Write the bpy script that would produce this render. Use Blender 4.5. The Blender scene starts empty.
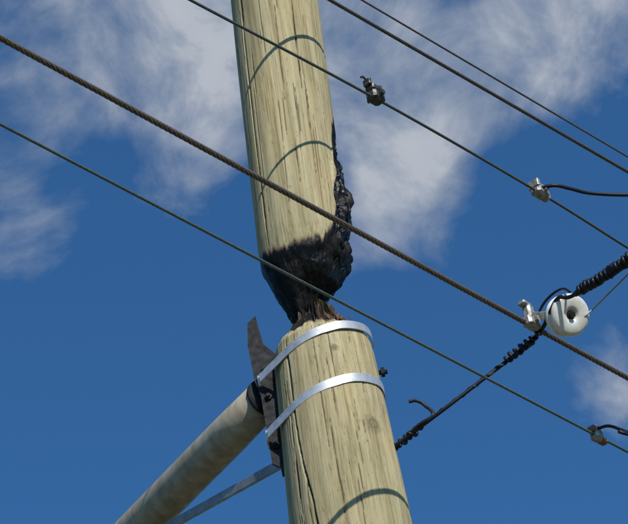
import bpy, math, random
from mathutils import Vector, Matrix, noise
import numpy as np
random.seed(4)
sc=bpy.context.scene
YP=7.69; AX=-.02          # plan position of the pole (metres)

# ---------------------------------------------------------------- materials
def newmat(name):
    m=bpy.data.materials.new(name); m.use_nodes=True
    nt=m.node_tree; b=nt.nodes['Principled BSDF']
    return m,nt,b
def N(nt,t,**k):
    n=nt.nodes.new(t)
    for a,v in k.items(): setattr(n,a,v)
    return n
def ramp(nt,src,stops):
    r=N(nt,'ShaderNodeValToRGB'); e=r.color_ramp.elements
    while len(e)<len(stops): e.new(.5)
    for i,(p,c) in enumerate(stops):
        e[i].position=p; e[i].color=(c if isinstance(c,tuple) else (c,c,c))+(1,)
    nt.links.new(src,r.inputs[0]); return r.outputs[0]
def mix(nt,fac,a,b,mode='MIX'):
    n=N(nt,'ShaderNodeMix',data_type='RGBA',blend_type=mode)
    for s,v in ((n.inputs[0],fac),(n.inputs[6],a),(n.inputs[7],b)):
        if hasattr(v,'is_linked'): nt.links.new(v,s)
        else: s.default_value=v if not isinstance(v,tuple) else v+(1,)
    return n.outputs[2]
def math_(nt,op,a,b=0.,clamp=False):
    n=N(nt,'ShaderNodeMath',operation=op); n.use_clamp=clamp
    for s,v in ((n.inputs[0],a),(n.inputs[1],b)):
        if hasattr(v,'is_linked'): nt.links.new(v,s)
        else: s.default_value=v
    return n.outputs[0]
def tex(nt,scale,detail=4,rough=.55,nscale=1.,dist=0.):
    tc=N(nt,'ShaderNodeTexCoord'); mp=N(nt,'ShaderNodeMapping')
    mp.inputs['Scale'].default_value=scale
    nt.links.new(tc.outputs['Object'],mp.inputs[0])
    n=N(nt,'ShaderNodeTexNoise'); n.inputs['Scale'].default_value=nscale
    n.inputs['Detail'].default_value=detail; n.inputs['Roughness'].default_value=rough
    n.inputs['Distortion'].default_value=dist
    nt.links.new(mp.outputs[0],n.inputs[0]); return n.outputs[0]

def wood():
    m,nt,b=newmat('weathered_treated_pine')
    fine=tex(nt,(130,130,2.6),6,.7); mid=tex(nt,(34,34,.9),4,.65,dist=.4)
    blot=tex(nt,(6,6,1.8),5,.65); spk=tex(nt,(170,170,30),3,.6); chk=tex(nt,(75,75,1.1),3,.6,dist=.2)
    stain=tex(nt,(11,11,4),5,.7,dist=.6)
    col=ramp(nt,mid,[(.28,(.27,.225,.125)),(.45,(.375,.32,.185)),(.6,(.44,.385,.235)),(.78,(.53,.475,.32))])
    g=ramp(nt,fine,[(.3,(.52,.49,.43)),(.48,(.93,.92,.89)),(.7,(1.13,1.13,1.13))])
    col=mix(nt,1.,col,g,'MULTIPLY')
    bl=ramp(nt,blot,[(.33,(.76,.79,.74)),(.5,(1,1,1)),(.68,(1.10,1.04,.94))])
    col=mix(nt,1.,col,bl,'MULTIPLY')
    sn=ramp(nt,stain,[(.60,(1,1,1)),(.72,(.78,.66,.48))])
    col=mix(nt,.8,col,sn,'MULTIPLY')
    sp=ramp(nt,spk,[(.30,(.46,.42,.34)),(.39,(1,1,1))])
    col=mix(nt,.7,col,sp,'MULTIPLY')
    ck=ramp(nt,chk,[(.27,(.22,.18,.13)),(.315,(1,1,1))])
    col=mix(nt,.75,col,ck,'MULTIPLY')
    dk=N(nt,'ShaderNodeAttribute',attribute_name='dark').outputs['Fac']
    col=mix(nt,dk,col,(.045,.034,.02))
    ch=N(nt,'ShaderNodeAttribute',attribute_name='char').outputs['Fac']
    chn=math_(nt,'ADD',ch,math_(nt,'MULTIPLY',math_(nt,'SUBTRACT',fine,.5),.9))
    br=math_(nt,'MULTIPLY',math_(nt,'SUBTRACT',chn,.12,),3.,True)
    col=mix(nt,br,col,(.075,.04,.02))
    bk=math_(nt,'MULTIPLY',math_(nt,'SUBTRACT',chn,.34),5.,True)
    cn=tex(nt,(70,70,40),5,.6); cp=tex(nt,(13,13,9),3,.5)
    ccol=ramp(nt,cn,[(.35,(.002,.002,.002)),(.64,(.006,.0058,.0055)),(.82,(.03,.029,.028))])
    col=mix(nt,bk,col,ccol)
    nt.links.new(col,b.inputs['Base Color'])
    gl=ramp(nt,cp,[(.46,.12),(.62,.60)])
    rg=math_(nt,'SUBTRACT',.85,math_(nt,'MULTIPLY',bk,gl)) 
    nt.links.new(rg,b.inputs['Roughness'])
    nt.links.new(math_(nt,'SUBTRACT',.35,math_(nt,'MULTIPLY',bk,.14)),b.inputs['Specular IOR Level'])
    h=math_(nt,'ADD',math_(nt,'MULTIPLY',fine,1.),math_(nt,'MULTIPLY',mid,.8))
    h=math_(nt,'ADD',h,math_(nt,'MULTIPLY',ck,.4))
    h=math_(nt,'ADD',h,math_(nt,'MULTIPLY',math_(nt,'MULTIPLY',cn,bk),1.6))
    bp=N(nt,'ShaderNodeBump'); bp.inputs['Strength'].default_value=.45; bp.inputs['Distance'].default_value=.004
    nt.links.new(h,bp.inputs['Height']); nt.links.new(bp.outputs[0],b.inputs['Normal'])
    return m
def simple(name,c1,c2,rough,metal=0.,scale=(40,40,40),bump=.2,spec=.5):
    m,nt,b=newmat(name)
    n=tex(nt,scale,5,.6)
    nt.links.new(ramp(nt,n,[(.32,c1),(.66,c2)]),b.inputs['Base Color'])
    rr=ramp(nt,n,[(.3,min(1,rough+.12)),(.7,max(.05,rough-.1))])
    nt.links.new(rr,b.inputs['Roughness']); b.inputs['Metallic'].default_value=metal
    b.inputs['Specular IOR Level'].default_value=spec
    bp=N(nt,'ShaderNodeBump'); bp.inputs['Strength'].default_value=bump; bp.inputs['Distance'].default_value=.002
    nt.links.new(n,bp.inputs['Height']); nt.links.new(bp.outputs[0],b.inputs['Normal'])
    return m
WOOD=wood()
SPL=simple('scorched_splintered_wood',(.03,.015,.009),(.20,.095,.05),.8,scale=(120,120,8))
STRAP=simple('galvanised_strap',(.36,.38,.41),(.66,.68,.70),.45,.55,(45,45,45),.15)
DKSTEEL=simple('dark_weathered_steel',(.007,.0075,.009),(.018,.019,.022),.65,.2,(50,50,50),.4,.3)
GALV=simple('weathered_painted_steel_tube',(.23,.20,.14),(.40,.36,.275),.65,.05,(22,22,9),.3)
GALV2=simple('galvanised_bar',(.20,.22,.24),(.32,.34,.35),.55,.4,(30,30,30),.15)
W_TH=simple('weathered_copper_strand',(.07,.055,.048),(.20,.165,.14),.55,.4,(200,200,200),.2)
W_N=simple('patina_wire',(.06,.085,.08),(.13,.17,.16),.55,.3,(150,150,150),.2)
W_A=simple('old_wire',(.045,.055,.05),(.10,.11,.10),.55,.3,(150,150,150),.2)
W_B=simple('brown_wire',(.07,.06,.055),(.15,.13,.12),.55,.4,(150,150,150),.2)
BLK=simple('black_rubber_tape',(.004,.005,.009),(.012,.014,.024),.5,0,(80,80,80),.5,.35)
CLG=simple('cast_clamp_metal',(.16,.16,.145),(.42,.42,.39),.55,.4,(90,90,90),.5)
CLD=simple('tarnished_clamp_metal',(.03,.03,.03),(.11,.11,.10),.5,.5,(90,90,90),.5)
RUST=simple('rusty_bronze',(.10,.05,.025),(.26,.15,.08),.6,.2,(90,90,90),.4)
CER=simple('white_glazed_ceramic',(.58,.56,.50),(.80,.79,.75),.35,0,(25,25,25),.05)

# ---------------------------------------------------------------- mesh helpers
def link(o,parent=None):
    sc.collection.objects.link(o)
    if parent: o.parent=parent
    return o
def empty(name):
    e=bpy.data.objects.new(name,None); e.empty_display_size=.1; return link(e)
def mesh(name,vs,fs,mat,parent=None,smooth=True):
    me=bpy.data.meshes.new(name); me.from_pydata([tuple(v) for v in vs],[],fs); me.update()
    if smooth: me.polygons.foreach_set('use_smooth',[True]*len(me.polygons))
    me.materials.append(mat)
    return link(bpy.data.objects.new(name,me),parent)
class MB:
    def __init__(s): s.v=[];s.f=[]
    def add(s,vs,fs):
        o=len(s.v); s.v+=[Vector(v) for v in vs]; s.f+=[tuple(i+o for i in f) for f in fs]
    def tube(s,pts,r,sides=10,caps=True):
        pts=[Vector(p) for p in pts]; n=len(pts)
        rr=r if isinstance(r,(list,tuple)) else [r]*n
        t=(pts[1]-pts[0]).normalized(); a=t.orthogonal().normalized(); vs=[]
        for i,p in enumerate(pts):
            t=(pts[min(i+1,n-1)]-pts[max(i-1,0)]).normalized()
            a=(a-t*a.dot(t)).normalized(); b=t.cross(a)
            for k in range(sides):
                w=2*math.pi*k/sides; vs.append(p+(a*math.cos(w)+b*math.sin(w))*rr[i])
        fs=[(i*sides+k,i*sides+(k+1)%sides,(i+1)*sides+(k+1)%sides,(i+1)*sides+k) for i in range(n-1) for k in range(sides)]
        if caps: fs+=[tuple(range(sides))[::-1],tuple((n-1)*sides+k for k in range(sides))]
        s.add(vs,fs)
    def lathe(s,c,axis,prof,sides=32):
        c=Vector(c);ax=Vector(axis).normalized(); a=ax.orthogonal().normalized(); b=ax.cross(a); vs=[]
        for h,r in prof:
            for k in range(sides):
                w=2*math.pi*k/sides; vs.append(c+ax*h+(a*math.cos(w)+b*math.sin(w))*r)
        n=len(prof)
        fs=[(i*sides+k,i*sides+(k+1)%sides,(i+1)*sides+(k+1)%sides,(i+1)*sides+k) for i in range(n-1) for k in range(sides)]
        fs+=[tuple(range(sides))[::-1],tuple((n-1)*sides+k for k in range(sides))]
        s.add(vs,fs)
    def box(s,c,X,Y,Z,sx,sy,sz,bev=.15):
        """chamfered box; X,Y,Z unit axes, s* full sizes"""
        c=Vector(c);X=Vector(X);Y=Vector(Y);Z=Vector(Z); b=min(sx,sy,sz)*bev; vs=[]
        def ring(x,y,h):
            return [(-x+b,-y,h),(x-b,-y,h),(x,-y+b,h),(x,y-b,h),(x-b,y,h),(-x+b,y,h),(-x,y-b,h),(-x,-y+b,h)]
        x,y,z=sx/2,sy/2,sz/2
        for q in (ring(x-b,y-b,-z),ring(x,y,-z+b),ring(x,y,z-b),ring(x-b,y-b,z)):
            vs+=[c+X*p[0]+Y*p[1]+Z*p[2] for p in q]
        fs=[(i*8+k,i*8+(k+1)%8,(i+1)*8+(k+1)%8,(i+1)*8+k) for i in range(3) for k in range(8)]
        fs+=[tuple(range(8))[::-1],tuple(24+k for k in range(8))]
        s.add(vs,fs)
    def out(s,name,mat,parent=None,smooth=True): return mesh(name,s.v,s.f,mat,parent,smooth)
def catmull(P,n=10):
    P=[Vector(p) for p in P]; Q=[P[0]*2-P[1]]+P+[P[-1]*2-P[-2]]; o=[]
    for i in range(1,len(Q)-2):
        a,b,c,d=Q[i-1:i+3]
        for k in range(n):
            t=k/n; o.append(.5*((2*b)+(c-a)*t+(2*a-5*b+4*c-d)*t*t+(3*b-a-3*c+d)*t**3))
    return o+[P[-1]]
def seg(a,b,n=24): return [Vector(a).lerp(Vector(b),i/n) for i in range(n+1)]
def interp(x,tab):
    if x<=tab[0][0]: return tab[0][1]
    for (a,b),(c,d) in zip(tab,tab[1:]):
        if x<=c: return b+(d-b)*(x-a)/(c-a)
    return tab[-1][1]
def sstep(a,b,x):
    t=min(1,max(0,(x-a)/(b-a))); return t*t*(3-2*t)

# ---------------------------------------------------------------- the pole
def pole_part(name,zs,nth,surf,parent,cap_top=True,cap_bot=True):
    vs=[];D=[];Cc=[]
    for z in zs:
        for k in range(nth):
            th=-math.pi+2*math.pi*k/nth
            x,y,zz,d,c=surf(th,z); vs.append((x,y,zz)); D.append(d); Cc.append(c)
    n=len(zs)
    fs=[(i*nth+k,i*nth+(k+1)%nth,(i+1)*nth+(k+1)%nth,(i+1)*nth+k) for i in range(n-1) for k in range(nth)]
    if cap_bot: fs.append(tuple(range(nth))[::-1])
    if cap_top: fs.append(tuple((n-1)*nth+k for k in range(nth)))
    o=mesh(name,vs,fs,WOOD,parent)
    for nm,arr in (('dark',D),('char',Cc)):
        at=o.data.attributes.new(nm,'FLOAT','POINT'); at.data.foreach_set('value',np.array(arr,dtype=np.float32))
    return o
def angd(a,b): return (a-b+math.pi)%(2*math.pi)-math.pi
def crackset(th,z,R,cracks):
    disp=0;dk=0
    for (tz,z0,z1,w,dep) in cracks:
        if z<z0-.02 or z>z1+.02: continue
        t0=interp(z,tz)
        if abs(angd(th,t0))>.12: continue
        t0+=.018*noise.noise(Vector((z*7,tz[0][1]*3,1)))+.006*noise.noise(Vector((z*40,tz[0][1]*3,5)))
        d=abs(angd(th,t0))*R
        ww=w*(.45+.9*abs(noise.noise(Vector((z*5,tz[0][1]*9,2)))))*min(1,(z-z0+.02)/.12)*min(1,(z1+.02-z)/.12)
        if ww>0 and d<ww*1.6:
            k=1-sstep(ww*.35,ww*1.6,d); disp-=dep*k; dk=max(dk,k)
    return disp,dk
def knots(th,z,R,ks):
    d=0;h=0
    for (t,zz,s) in ks:
        q=math.hypot(angd(th,t)*R/s,(z-zz)/(s*1.1))
        q+=.25*noise.noise(Vector((th*12,z*60,s*90)))
        if q<2.2:
            ring=.5+.5*math.cos(q*9)
            d=max(d,(1-sstep(.5,1.9,q))*(.30+.3*ring)); h+=.003*(1-sstep(.6,2.1,q))
    return d,h
rad=math.radians
LC=[([(5.9,rad(-120)),(6.21,rad(-122)),(6.45,rad(-131)),(6.9,rad(-134))],5.2,6.88,.0055,.014),
    ([(1,rad(-70)),(6,rad(-100))],.5,4.5,.006,.014),([(1,rad(60)),(6,rad(80))],.5,6.5,.006,.014),([(1,rad(170)),(6,rad(160))],2.5,6.1,.006,.014)]
UC=[([(7.1,rad(-137)),(7.7,rad(-140)),(8.3,rad(-139)),(9.6,rad(-145))],7.22,9.3,.0045,.012),
    ([(7.1,rad(-162)),(8.3,rad(-160))],7.8,8.2,.003,.006),([(7.1,rad(60)),(8.3,rad(70))],7.4,9.4,.005,.012)]
rc=random.Random(11)
for i in range(34):
    t=rad(rc.uniform(-175,-5)); z0=rc.uniform(5.9,6.75); L=rc.uniform(.12,.5)
    LC.append(([(5.,t+rc.uniform(-.1,.1)),(7,t)],z0,min(6.88,z0+L),rc.uniform(.0012,.0024),rc.uniform(.002,.005)))
for i in range(44):
    t=rad(rc.uniform(-175,-5)); z0=rc.uniform(7.2,8.45); L=rc.uniform(.12,.6)
    UC.append(([(7,t+rc.uniform(-.1,.1)),(9,t)],z0,z0+L,rc.uniform(.0012,.0024),rc.uniform(.002,.005)))
def lower(th,z):
    R=interp(z,[(0,.205),(4,.192),(5.5,.187),(6.213,.1816),(6.55,.167),(6.80,.1555),(6.84,.151),(6.865,.139),(6.89,.112),(6.92,.080),(6.95,.058),(6.99,.045),(7.02,.02)])
    ct,st=math.cos(th),math.sin(th)
    p=Vector((ct*.16,st*.16,z))
    r=R+.0035*noise.noise(Vector((ct*1.2,st*1.2,z*1.3)))
    r+=.0011*noise.noise(Vector((ct*9,st*9,z*1.2)))+.0006*noise.noise(Vector((ct*26,st*26,z*2.2)))
    d,dk=crackset(th,z,R,LC); kd,kh=knots(th,z,R,[(rad(-48),6.47,.02),(rad(-100),6.05,.018),(rad(-75),6.75,.008)])
    r+=d+kh; dk=max(dk,kd)
    top=sstep(6.83,6.92,z)
    r+=top*(.02*noise.noise(p*18)+.018*noise.noise(Vector((ct*7,st*7,z*3)))+.014*noise.noise(Vector((ct*19,st*19,z*3))))
    zz=z+top*.02*noise.noise(Vector((ct*8,st*8,3)))
    ch=sstep(6.840,6.90,z+.022*noise.noise(Vector((ct*4,st*4,z*4)))+.016*noise.noise(Vector((ct*14,st*14,z*4))))
    ch*=.42+.5*sstep(-.2,.3,noise.noise(Vector((ct*6,st*6,z*8))))
    return AX+ct*max(r,.006),YP+st*max(r,.006),zz,dk,ch
def frange(a,b,s):
    n=max(1,round((b-a)/s)); return [a+(b-a)*i/n for i in range(n)]
zl=frange(0,5.9,.05)+frange(5.9,7.02,.0034)+[7.02]
pole=empty('wooden_utility_pole')
pole_part('lower_section',zl,440,lower,pole)

rL=[(6.90,.012),(6.915,.030),(6.935,.046),(6.955,.060),(6.98,.076),(7.04,.103),(7.10,.128),(7.17,.145),(7.26,.150),(9.6,.146)]
rR=[(6.90,.008),(6.95,.016),(6.99,.028),(7.03,.048),(7.055,.075),(7.08,.102),(7.11,.120),(7.16,.134),(7.24,.146),(9.6,.146)]
def upper(th,z):
    ct,st=math.cos(th),math.sin(th)
    w=(1+ct)/2; w=sstep(.05,.95,w)
    base=interp(z,rL)*(1-w)+interp(z,rR)*w
    r=base+.003*noise.noise(Vector((ct*1.2+5,st*1.2,z*1.3)))
    r+=.0010*noise.noise(Vector((ct*9,st*9+3,z*1.2)))+.0006*noise.noise(Vector((ct*26,st*26,z*2.2)))
    d,dk=crackset(th,z,.15,UC); kd,kh=knots(th,z,.15,[(rad(-115),8.22,.010)])
    a=abs(th)
    zb=interp(a,[(0,7.74),(.30,7.68),(.46,7.60),(.60,7.44),(.72,7.28),(.85,7.215),(1.1,7.175),(1.6,7.155),(2.0,7.16),(2.6,7.185),(3.2,7.2)])
    nn=noise.noise(Vector((ct*4,st*4,z*4)))*.022+noise.noise(Vector((ct*16,st*16,z*6)))*.012+noise.noise(Vector((ct*45,st*45,z*6)))*.010
    s=(zb+nn-z)
    ch=sstep(-.045,.03,s)
    full=sstep(0,.05,s)
    if ch>0.02:
        p=Vector((ct*.15,st*.15,z))
        side=1-sstep(.45,1.0,a)
        wob=Vector((noise.noise(p*9),noise.noise(p*9+Vector((7,0,0))),noise.noise(p*9+Vector((0,7,0)))))*.5
        v=noise.voronoi(Vector((p.x*24,p.y*24,p.z*13))+wob)[0]
        e=sstep(.0,.16,v[1]-v[0])
        rough=.22+.78*side
        r+=full*(-.007*(1-e)*rough+.010*noise.noise(p*12)+.006*noise.noise(p*34)*rough+.0015*noise.noise(p*90)-.008)
        lump=side*(1-sstep(7.46,7.62,z))*sstep(7.10,7.24,z)
        r+=lump*(.012+.022*noise.noise(Vector((ct*3,st*8,z*11))))
        # front gouge burnt out of the lower half
        r-=full*.020*(1-sstep(6.95,7.16,z))*(.5+noise.noise(Vector((ct*3+4,st*3,z*8))))
        d*=1-full; dk*=1-full
    r+=d+kh*(1-full); dk=max(dk,kd*(1-full))
    zz=z-.02*full*(1-sstep(6.9,7.15,z))*noise.noise(Vector((ct*6,st*6,1)))
    ax=-.0206+(z-7.30)*.035
    ax-=.014*(1-sstep(6.9,7.05,z))
    r=max(r,.008)
    return ax+ct*r,YP+st*r,zz,dk,ch
zu=frange(6.90,7.75,.003)+frange(7.75,8.45,.0045)+frange(8.45,9.7,.04)+[9.7]
pole_part('burnt_upper_section',zu,420,upper,pole)
# splinters at the burnt-through neck
sp=MB()
for i in range(90):
    th=rad(random.uniform(-165,-5)); rr=random.uniform(.03,.112)
    b=Vector((AX+.012+math.cos(th)*rr,YP+math.sin(th)*rr,random.uniform(6.85,6.885)+(.112-rr)*.6))
    L=random.uniform(.02,.07); d=Vector((-math.cos(th)*.45+random.uniform(-.25,.25),-math.sin(th)*.45,1)).normalized()
    w=random.uniform(.0015,.0045)
    sp.tube([b,b+d*L*.5+Vector((random.uniform(-.003,.003),0,0)),b+d*L],[w,w*.8,.0006],5)
sp.out('splinters',SPL,pole,False)

# ---------------------------------------------------------------- steel bands
def band(name,z0,tilt,R,h):
    pts=[(AX+math.cos(a)*R,YP+math.sin(a)*R) for a in [2*math.pi*k/160 for k in range(160)]]
    pts+=[(-.222,YP-.035),(-.222,YP+.035)]
    pts=sorted(set(pts)); 
    def half(P):
        o=[]
        for p in P:
            while len(o)>1 and (o[-1][0]-o[-2][0])*(p[1]-o[-2][1])-(o[-1][1]-o[-2][1])*(p[0]-o[-2][0])<=0: o.pop()
            o.append(p)
        return o[:-1]
    H=half(pts)+half(pts[::-1]); n=len(H); vs=[];t=.0022
    for i,p in enumerate(H):
        a=Vector(H[i-1]);b=Vector(H[(i+1)%n]); e=(b-a).normalized(); nr=Vector((e.y,-e.x))
        z=z0+tilt*(p[0]-AX)+.004*noise.noise(Vector((p[0]*14,p[1]*14,z0)))
        for (o,dz) in ((0,-h/2),(t,-h/2+.001),(t,h/2-.001),(0,h/2)):
            vs.append((p[0]+nr.x*o,p[1]+nr.y*o,z+dz))
    fs=[(i*4+k,((i+1)%n)*4+k,((i+1)%n)*4+(k+1)%4,i*4+(k+1)%4) for i in range(n) for k in range(4)]
    e=empty(name); mesh('strap',vs,fs,STRAP,e,False)
    m=MB(); m.box(Vector((-.225,YP,z0+tilt*-.2)),(0,1,0),(1,0,0),(0,0,1),.05,.012,h*1.25)
    m.out('buckle',STRAP,e)
band('steel_band',6.814,.27,.1580,.030)
band('steel_band',6.610,.27,.1665,.032)

# ---------------------------------------------------------------- bracket + street lamp arm
br=empty('mounting_bracket')
P=[(-.237,6.986),(-.209,7.008),(-.197,6.898),(-.166,6.856),(-.180,6.70),(-.184,6.454),(-.193,6.437),(-.224,6.461),(-.228,6.707),(-.240,6.764),(-.246,6.898)]
def extr(P,y0,y1):
    n=len(P); vs=[(x,y0,z) for x,z in P]+[(x,y1,z) for x,z in P]
    return vs,[tuple(range(n))[::-1],tuple(range(n,2*n))]+[(k,(k+1)%n,n+(k+1)%n,n+k) for k in range(n)]
m=MB(); m.add(*extr(P,YP-.014,YP-.004)); 
m.box((-.196,YP+.03,6.66),(1,0,0),(0,1,0),(0,0,1),.010,.085,.40,.1)
m.out('channel_plate',DKSTEEL,br,False)
m=MB()
for z in (6.52,6.70,6.80): m.lathe((-.205,YP-.012,z),(0,-1,0),[(0,.012),(.009,.012),(.010,.006),(.018,.006)],6)
m.tube([(.10,YP,6.731),(.158,YP,6.731),(.168,YP,6.731)],[.008]*3,8); m.lathe((.148,YP,6.731),(1,0,0),[(0,.016),(.011,.016)],6)
m.out('bolts',DKSTEEL,br,False)
arm=empty('street_lamp')
A0=Vector((-.222,7.738,6.735)); A1=Vector((-.692,8.343,6.735)); ad=(A1-A0).normalized()
m=MB(); m.tube([A0]+[A0+ad*k*.2 for k in range(1,11)]+[A0+ad*2.6],[.061]+[.065]*10+[.055],40); m.out('arm_tube',GALV,arm)
m=MB(); m.lathe(A0-ad*.002,ad,[(-.010,.064),(.0,.064)],24); m.out('flange',DKSTEEL,br)
S0=Vector((-.195,7.69,6.464)); S1=Vector((-.761,8.431,6.70)); sd=(S1-S0).normalized()
side=sd.cross(Vector((0,0,1))).normalized(); m=MB()
m.box((S0+S1)/2,sd,side,sd.cross(side),(S1-S0).length+.02,.012,.030,.1); m.out('stay_bar',GALV2,arm,False)
m=MB(); hc=A0+ad*2.85
pr=[(-.35,.045),(-.30,.075),(-.1,.12),(.15,.13),(.3,.10),(.36,.04)]
m.lathe(hc,ad,pr,24)
for v in m.v: v.z=hc.z+(v.z-hc.z)*.55
m.out('lamp_head',GALV2,arm)

# ---------------------------------------------------------------- wires
def straight(name,a,b,z,r,mat,strands=0,ext=14,lay=.11):
    a=Vector((a[0],a[1],z)); b=Vector((b[0],b[1],z)); d=(b-a).normalized()
    e=empty(name); m=MB()
    if strands:
        s0=a-d*1.2; s1=b+d*1.6; L=(s1-s0).length; n=int(L/.008)
        x=d.orthogonal().normalized(); y=d.cross(x); rs=r*.37; off=r-rs
        for k in range(strands):
            pts=[]
            for i in range(n+1):
                t=L*i/n; w=2*math.pi*(t/lay+k/strands)
                pts.append(s0+d*t+(x*math.cos(w)+y*math.sin(w))*off)
            m.tube(pts,rs,6)
        m.tube(seg(s0,s1,20),rs*1.1,6)
        m.tube(seg(a-d*ext,s0,60),r*.97,10); m.tube(seg(s1,b+d*ext,60),r*.97,10)
    else:
        m.tube(seg(a-d*ext,b+d*ext,120),r,12)
    m.out('conductor',mat,e); return d
ZT,ZN,ZA=6.638,6.297,7.705
dT=straight('overhead_wire',(-.694,5.757),(.899,7.806),ZT,.0088,W_TH,6)
dN=straight('overhead_wire',(-.705,5.683),(.834,7.68),ZN,.0044,W_N,6,lay=.06)
dB=straight('overhead_wire',(.193,7.521),(1.177,8.727),8.109,.0066,W_B,6,lay=.09)
dC=straight('overhead_wire',(.330,8.355),(1.305,9.562),8.805,.0038,W_B)
e=empty('overhead_wire'); AP=[Vector(p+(ZA,)) for p in [(-.244,6.947),(.281,7.567),(.783,8.200),(1.099,8.627)]]
d0=(AP[1]-AP[0]).normalized(); d1=(AP[3]-AP[2]).normalized()
m=MB(); m.tube(seg(AP[0]-d0*14,AP[0]-d0*.2,50)+catmull(AP,12)+seg(AP[3]+d1*.2,AP[3]+d1*14,50),.0048,12); m.out('conductor',W_A,e)
dA=(AP[2]-AP[1]).normalized()

# ---------------------------------------------------------------- clamps
Z=Vector((0,0,1))
def frame(d): 
    X=Vector(d).normalized(); Y=Z.cross(X).normalized(); return X,Y,X.cross(Y)
c1=empty('wire_clamp'); X,Y,U=frame(dA); c=Vector((.284,7.570,ZA)); m=MB()
m.box(c+U*.004,X,Y,U,.056,.044,.040,.2); m.box(c+U*.034-X*.004,X,Y,U,.044,.038,.022,.2)
m.box(c-X*.030+U*.052,X,Y,U,.012,.030,.026,.2); m.box(c+X*.020+U*.050,X,Y,U,.010,.030,.016,.2)
m.lathe(c+Y*-.036+U*.006,Y,[(0,.010),(.012,.010)],6); m.tube([c+Y*-.03+U*.006,c+Y*.034+U*.006],.005,8)
m.tube([c-X*.034+U*.062,c-X*.05+U*.068,c-X*.058+U*.060],.004,8)
m.out('clamp_body',CLD,c1,False)
c2=empty('wire_clamp'); c=Vector((.800,8.222,ZA)); m=MB()
m.box(c+U*.006,X,Y,U,.062,.044,.046,.2); m.box(c-X*.026+U*.024,X,Y,U,.016,.046,.032,.2)
m.box(c+X*.030-U*.004,X,Y,U,.018,.03,.030,.2)
m.lathe(c+U*.026,U,[(0,.011),(.010,.011),(.011,.006),(.020,.006)],6); m.lathe(c-Y*.034,Y,[(0,.009),(.014,.009)],6)
m.tube([c+X*.01+U*.02,c+X*.03-Y*.01+U*.03],.006,8)
m.out('clamp_body',CLG,c2,False)
e=empty('service_cable'); m=MB()
q=[Vector(p) for p in [(.800,8.205,ZA+.008),(.852,8.196,ZA+.002),(.905,8.226,ZA),(.971,8.269,ZA),(1.103,8.316,ZA),(1.35,8.39,ZA+.01),(2.6,8.7,ZA+.1),(9,10.2,ZA+.6)]]
m.tube(catmull(q,10),.0066,10); m.out('cable',BLK,e)
c3=empty('wire_clamp'); X,Y,U=frame(dN); c=Vector((.742,7.560,ZN)); m=MB()
m.box(c+U*.006,X,Y,U,.034,.034,.048,.2); m.lathe(c+U*.028,U,[(0,.008),(.007,.008)],6); m.out('clamp_body',CLG,c3,False)
m=MB(); m.box(c+X*.024-U*.010,X,Y,U,.028,.024,.020,.2); m.box(c-X*.020+U*.016,X,Y,U,.012,.026,.02,.2); m.out('clamp_jaw',RUST,c3,False)
e=empty('service_cable'); m=MB()
q=[Vector(p) for p in [(.748,7.540,ZN+.012),(.782,7.528,ZN+.006),(.835,7.568,ZN),(.93,7.64,ZN-.01),(2.2,8.6,ZN),(9,13,ZN+.3)]]
m.tube(catmull(q,8),.0048,10); m.out('cable',BLK,e)

# ---------------------------------------------------------------- spool insulator hanging on thick wire
si=empty('spool_insulator'); cc=Vector((.719,7.412,ZT)); ax=Vector((.42,-.74,-.50)).normalized()
prof=[(-.030,.016),(-.030,.050),(-.026,.060),(-.018,.063),(-.011,.060),(-.006,.045),(0,.040),(.006,.045),(.011,.060),(.018,.065),(.026,.062),(.030,.052),(.031,.030),(.028,.018),(.020,.015)]
m=MB(); m.lathe(cc,ax,prof,48); m.out('ceramic_spool',CER,si)
m=MB(); m.lathe(cc,ax,[(-.045,.012),(-.036,.012),(-.0355,.006),(.015,.006),(.0215,.013),(.026,.013),(.0265,.009),(.037,.009)],6); m.out('bolt',DKSTEEL,si,False)
m=MB(); X,Y,U=frame(dT); k=Vector((.612,7.427,ZT))
m.box(k+U*.004,X,Y,U,.055,.036,.040,.22); m.box(k+U*.040-X*.004,X,Y,U,.030,.030,.050,.22)
m.box(k-X*.024+U*.066,X,Y,U,.022,.026,.018,.25)
m.lathe(k-Y*.030+U*.006,Y,[(0,.011),(.012,.011)],6)
m.lathe(k+U*.062,U,[(0,.010),(.012,.010)],6)
for s in (-.034,.034):
    tgt=cc+ax*s; src=k+U*.03+ax*s*.5
    dd=(tgt-src); L=dd.length; dd.normalize(); yy=ax-dd*ax.dot(dd); yy.normalize()
    if s<0: m.box((tgt+src)/2,dd,yy,dd.cross(yy),L+.015,.005,.022,.2)
    else: m.box(src.lerp(tgt,.28),dd,yy,dd.cross(yy),L*.55,.005,.022,.2)
m.out('clamp_bracket',CLG,si,False)

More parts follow.
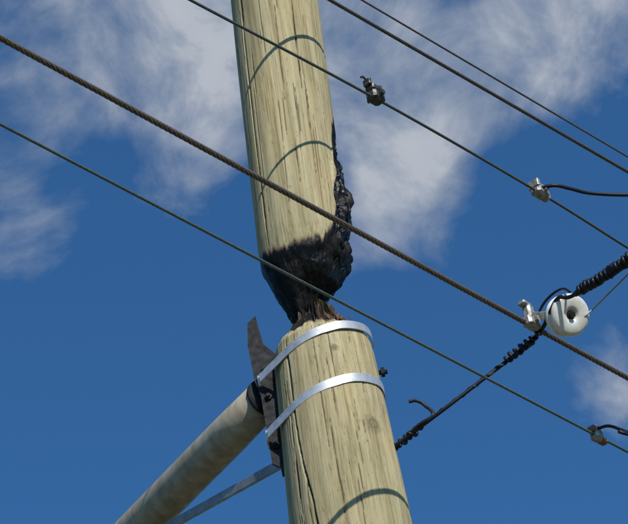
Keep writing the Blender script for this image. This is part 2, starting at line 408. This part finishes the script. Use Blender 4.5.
# ---------------------------------------------------------------- guy wire
gy=empty('guy_wire')
G=[Vector(p) for p in [(.120,7.69,6.437),(.156,7.655,6.441),(.194,7.640,6.455),(.300,7.590,6.488),(.430,7.575,6.56),(.556,7.560,6.630),(.636,7.462,6.632),(.668,7.395,6.645),(.700,7.345,6.660),(.746,7.313,6.640),(.907,7.169,6.638),(1.5,6.70,6.64)]]
path=catmull(G,12)+seg((1.5,6.70,6.64),(9.0,.8,6.66),40)[1:]
def helix(m,a,b,R,r,pitch,jit=0.,sides=7,ph=0):
    a=Vector(a);b=Vector(b);d=(b-a);L=d.length;d.normalize();x=d.orthogonal().normalized();y=d.cross(x);n=int(L/pitch*14);pts=[]
    w=ph
    for i in range(n+1):
        t=L*i/n; w+=2*math.pi/14*(1+.6*noise.noise(Vector((t*25,ph,3)))); q=R*(1+jit*noise.noise(Vector((t*30,ph,R*90))))
        c=a+d*t+(x*noise.noise(Vector((t*22,1,ph)))+y*noise.noise(Vector((t*22,5,ph))))*R*.5
        pts.append(c+(x*math.cos(w)+y*math.sin(w))*q)
    m.tube(pts,r,sides)
m=MB(); m.tube(path,.0062,10); m.out('strand',BLK,gy)
m=MB()
helix(m,G[0],G[2]+Vector((.03,-.01,.01)),.009,.0055,.020,.5)
helix(m,G[2],G[2].lerp(G[3],.45),.008,.0045,.030,.4)
helix(m,G[4].lerp(G[5],.75),G[5].lerp(G[6],.65),.011,.006,.022,.5)
helix(m,G[5],G[6],.010,.004,.034,.5,ph=2)
helix(m,G[3],G[4].lerp(G[5],.75),.0045,.0035,.055)
E=G[10]+Vector((.35,-.28,0))
helix(m,G[9].lerp(E,.03),E,.0125,.0066,.015,.35)
helix(m,G[9].lerp(E,.10),E,.0125,.0075,.11,.35,ph=3)
dE=(E-G[9]).normalized()
pp=seg(G[9],E,60); m.tube(pp,[.008+.006*sstep(0,.06,i/60)+.002*noise.noise(Vector((i*.6,0,0))) for i in range(61)],12)
m.out('preformed_wrap',BLK,gy)
m=MB(); m.tube(catmull([(.194,7.64,6.458),(.235,7.61,6.470),(.275,7.60,6.484),(.277,7.605,6.506),(.262,7.61,6.530),(.250,7.61,6.546),(.232,7.61,6.557),(.214,7.61,6.556)],8),.0058,8); 
m.tube(catmull([(.62,7.46,6.655),(.655,7.43,6.70),(.69,7.40,6.715),(.72,7.36,6.70),(.735,7.33,6.665)],8),.004,8)
m.out('loose_tail',BLK,gy)
m=MB(); m.tube(seg((.795,7.405,ZT),(.906,7.250,ZT),3)+seg((1.6,6.30,ZT),(7,-1.2,ZT),30),.0028,8); m.tube([(.740,7.42,ZT-.03),(.795,7.405,ZT)],.0028,8); m.out('tie_wire',GALV2,gy)
m=MB(); m.lathe((.128,7.675,6.438),(1,-.4,0),[(0,.02),(.01,.02),(.011,.010),(.03,.010)],10); m.out('eye_bolt',DKSTEEL,gy)

# ---------------------------------------------------------------- ground
g,nt,b=newmat('grass_ground')
n1=tex(nt,(.3,.3,.3),6,.6); n2=tex(nt,(9,9,9),5,.7)
col=mix(nt,.5,ramp(nt,n1,[(.35,(.08,.085,.04)),(.65,(.14,.12,.065))]),ramp(nt,n2,[(.3,(.05,.06,.03)),(.7,(.16,.14,.08))]))
nt.links.new(col,b.inputs['Base Color']); b.inputs['Roughness'].default_value=.95
vs=[];fs=[];n=60;S=1500
for j in range(n+1):
    for i in range(n+1):
        x=((i/n*2-1)**3)*S;y=((j/n*2-1)**3)*S; dd=math.hypot(x,y)
        vs.append((x,y,.12*noise.noise(Vector((x*.05,y*.05,0)))*sstep(10,30,dd)-.005))
fs=[(j*(n+1)+i,j*(n+1)+i+1,(j+1)*(n+1)+i+1,(j+1)*(n+1)+i) for j in range(n) for i in range(n)]
mesh('ground',vs,fs,g)

# ---------------------------------------------------------------- sun + sky
SAZ,SEL=rad(26),rad(38)   # sun stands behind the viewer's right shoulder
s=Vector((math.sin(SAZ)*math.cos(SEL),-math.cos(SAZ)*math.cos(SEL),math.sin(SEL)))
L=bpy.data.lights.new('sun','SUN'); L.energy=4.5; L.angle=rad(.5); L.color=(1,.95,.86)
lo=bpy.data.objects.new('sun',L); link(lo); lo.rotation_euler=s.to_track_quat('Z','Y').to_euler(); lo.location=(20,-30,40)
w=bpy.data.worlds.new('World'); sc.world=w; w.use_nodes=True; nt=w.node_tree
try: w.cycles.sampling_method='MANUAL'; w.cycles.sample_map_resolution=256
except Exception: pass
bg=nt.nodes['Background']; bg.inputs[1].default_value=.1
sky=N(nt,'ShaderNodeTexSky',sky_type='NISHITA'); sky.sun_disc=False; sky.sun_elevation=SEL
sky.sun_rotation=math.pi-SAZ   # clockwise from +Y
sky.altitude=300; sky.air_density=1.0; sky.dust_density=.4; sky.ozone_density=2.5
tc=N(nt,'ShaderNodeTexCoord')
nrm=N(nt,'ShaderNodeVectorMath',operation='NORMALIZE'); nt.links.new(tc.outputs['Generated'],nrm.inputs[0])
def wn(scale,detail,rough,dist=0,off=(0,0,0),str_=(1,1,1)):
    mp=N(nt,'ShaderNodeMapping'); mp.inputs['Location'].default_value=off; mp.inputs['Scale'].default_value=str_
    nt.links.new(nrm.outputs[0],mp.inputs[0])
    t=N(nt,'ShaderNodeTexNoise'); t.inputs['Scale'].default_value=scale; t.inputs['Detail'].default_value=detail
    t.inputs['Roughness'].default_value=rough; t.inputs['Distortion'].default_value=dist
    nt.links.new(mp.outputs[0],t.inputs[0]); return t
warp=wn(16,3,.6)
wv=N(nt,'ShaderNodeVectorMath',operation='SUBTRACT'); nt.links.new(warp.outputs[1],wv.inputs[0]); wv.inputs[1].default_value=(.5,.5,.5)
ws=N(nt,'ShaderNodeVectorMath',operation='SCALE'); nt.links.new(wv.outputs[0],ws.inputs[0]); ws.inputs['Scale'].default_value=.06
wp=N(nt,'ShaderNodeVectorMath',operation='ADD'); nt.links.new(nrm.outputs[0],wp.inputs[0]); nt.links.new(ws.outputs[0],wp.inputs[1])
# cloud banks: azimuth (deg from +Y), elevation (deg), angular radius (deg), weight
CL=[(-4.9,41.0,2.5,1.0),(-2.0,40.4,2.2,.8),(-7.0,37.7,1.5,.75),(-2.3,38.6,1.6,.65),(2.2,39.8,2.1,1.0),(2.5,37.3,1.6,1.),(5.3,39.8,2.4,.8),(6.4,32.8,1.3,1.),(-5.9,35.9,.8,.2),(6.9,38.8,1.6,.5),(-.1,40,2,.5),
    (-16,36,5,.8),(-24,48,7,.8),(15,42,5,.8),(22,30,6,.7),(-12,22,6,.6),(8,20,5,.6),(0,56,8,.7)]
acc=None
for az,el,rd,wt in CL:
    az,el=rad(az),rad(el); c=(math.sin(az)*math.cos(el),math.cos(az)*math.cos(el),math.sin(el))
    dn=N(nt,'ShaderNodeVectorMath',operation='DISTANCE'); nt.links.new(wp.outputs[0],dn.inputs[0]); dn.inputs[1].default_value=c
    mr=N(nt,'ShaderNodeMapRange',interpolation_type='SMOOTHSTEP'); nt.links.new(dn.outputs['Value'],mr.inputs[0])
    mr.inputs[1].default_value=0; mr.inputs[2].default_value=rad(rd)*1.7; mr.inputs[3].default_value=wt; mr.inputs[4].default_value=0
    acc=mr.outputs[0] if acc is None else math_(nt,'ADD',acc,mr.outputs[0])
acc=math_(nt,'MINIMUM',acc,1.1)
f1=wn(24,8,.6,.3,(3,1,2)); f2=wn(8,3,.6,.2,(1,4,2))
dens=math_(nt,'ADD',math_(nt,'MULTIPLY',f1.outputs[0],.8),math_(nt,'MULTIPLY',f2.outputs[0],.2))
d2=math_(nt,'MULTIPLY',math_(nt,'ADD',math_(nt,'SUBTRACT',dens,.74),math_(nt,'MULTIPLY',acc,.46)),2.8,True)
skyg=mix(nt,1.,sky.outputs[0],(.38,.80,1.12),'MULTIPLY')
cc_=ramp(nt,math_(nt,'ADD',math_(nt,'MULTIPLY',dens,.6),math_(nt,'MULTIPLY',d2,.4)),[(.35,(2.4,3.0,3.9)),(.8,(5.1,5.4,5.9))])
fin=mix(nt,math_(nt,'MULTIPLY',d2,.9),skyg,cc_)
nt.links.new(fin,bg.inputs[0])

# ---------------------------------------------------------------- camera
cam=bpy.data.cameras.new('camera'); cam.lens=3000/628*36; cam.sensor_width=36; cam.clip_end=5000
co=bpy.data.objects.new('camera',cam); link(co)
co.matrix_world=Matrix.Translation((0,0,1.6))@(Matrix.Rotation(rad(126),4,'X')@Matrix.Rotation(rad(-9.4),4,'Z'))
sc.camera=co
sc.view_settings.view_transform='Standard'; sc.view_settings.look='None'; sc.view_settings.exposure=0
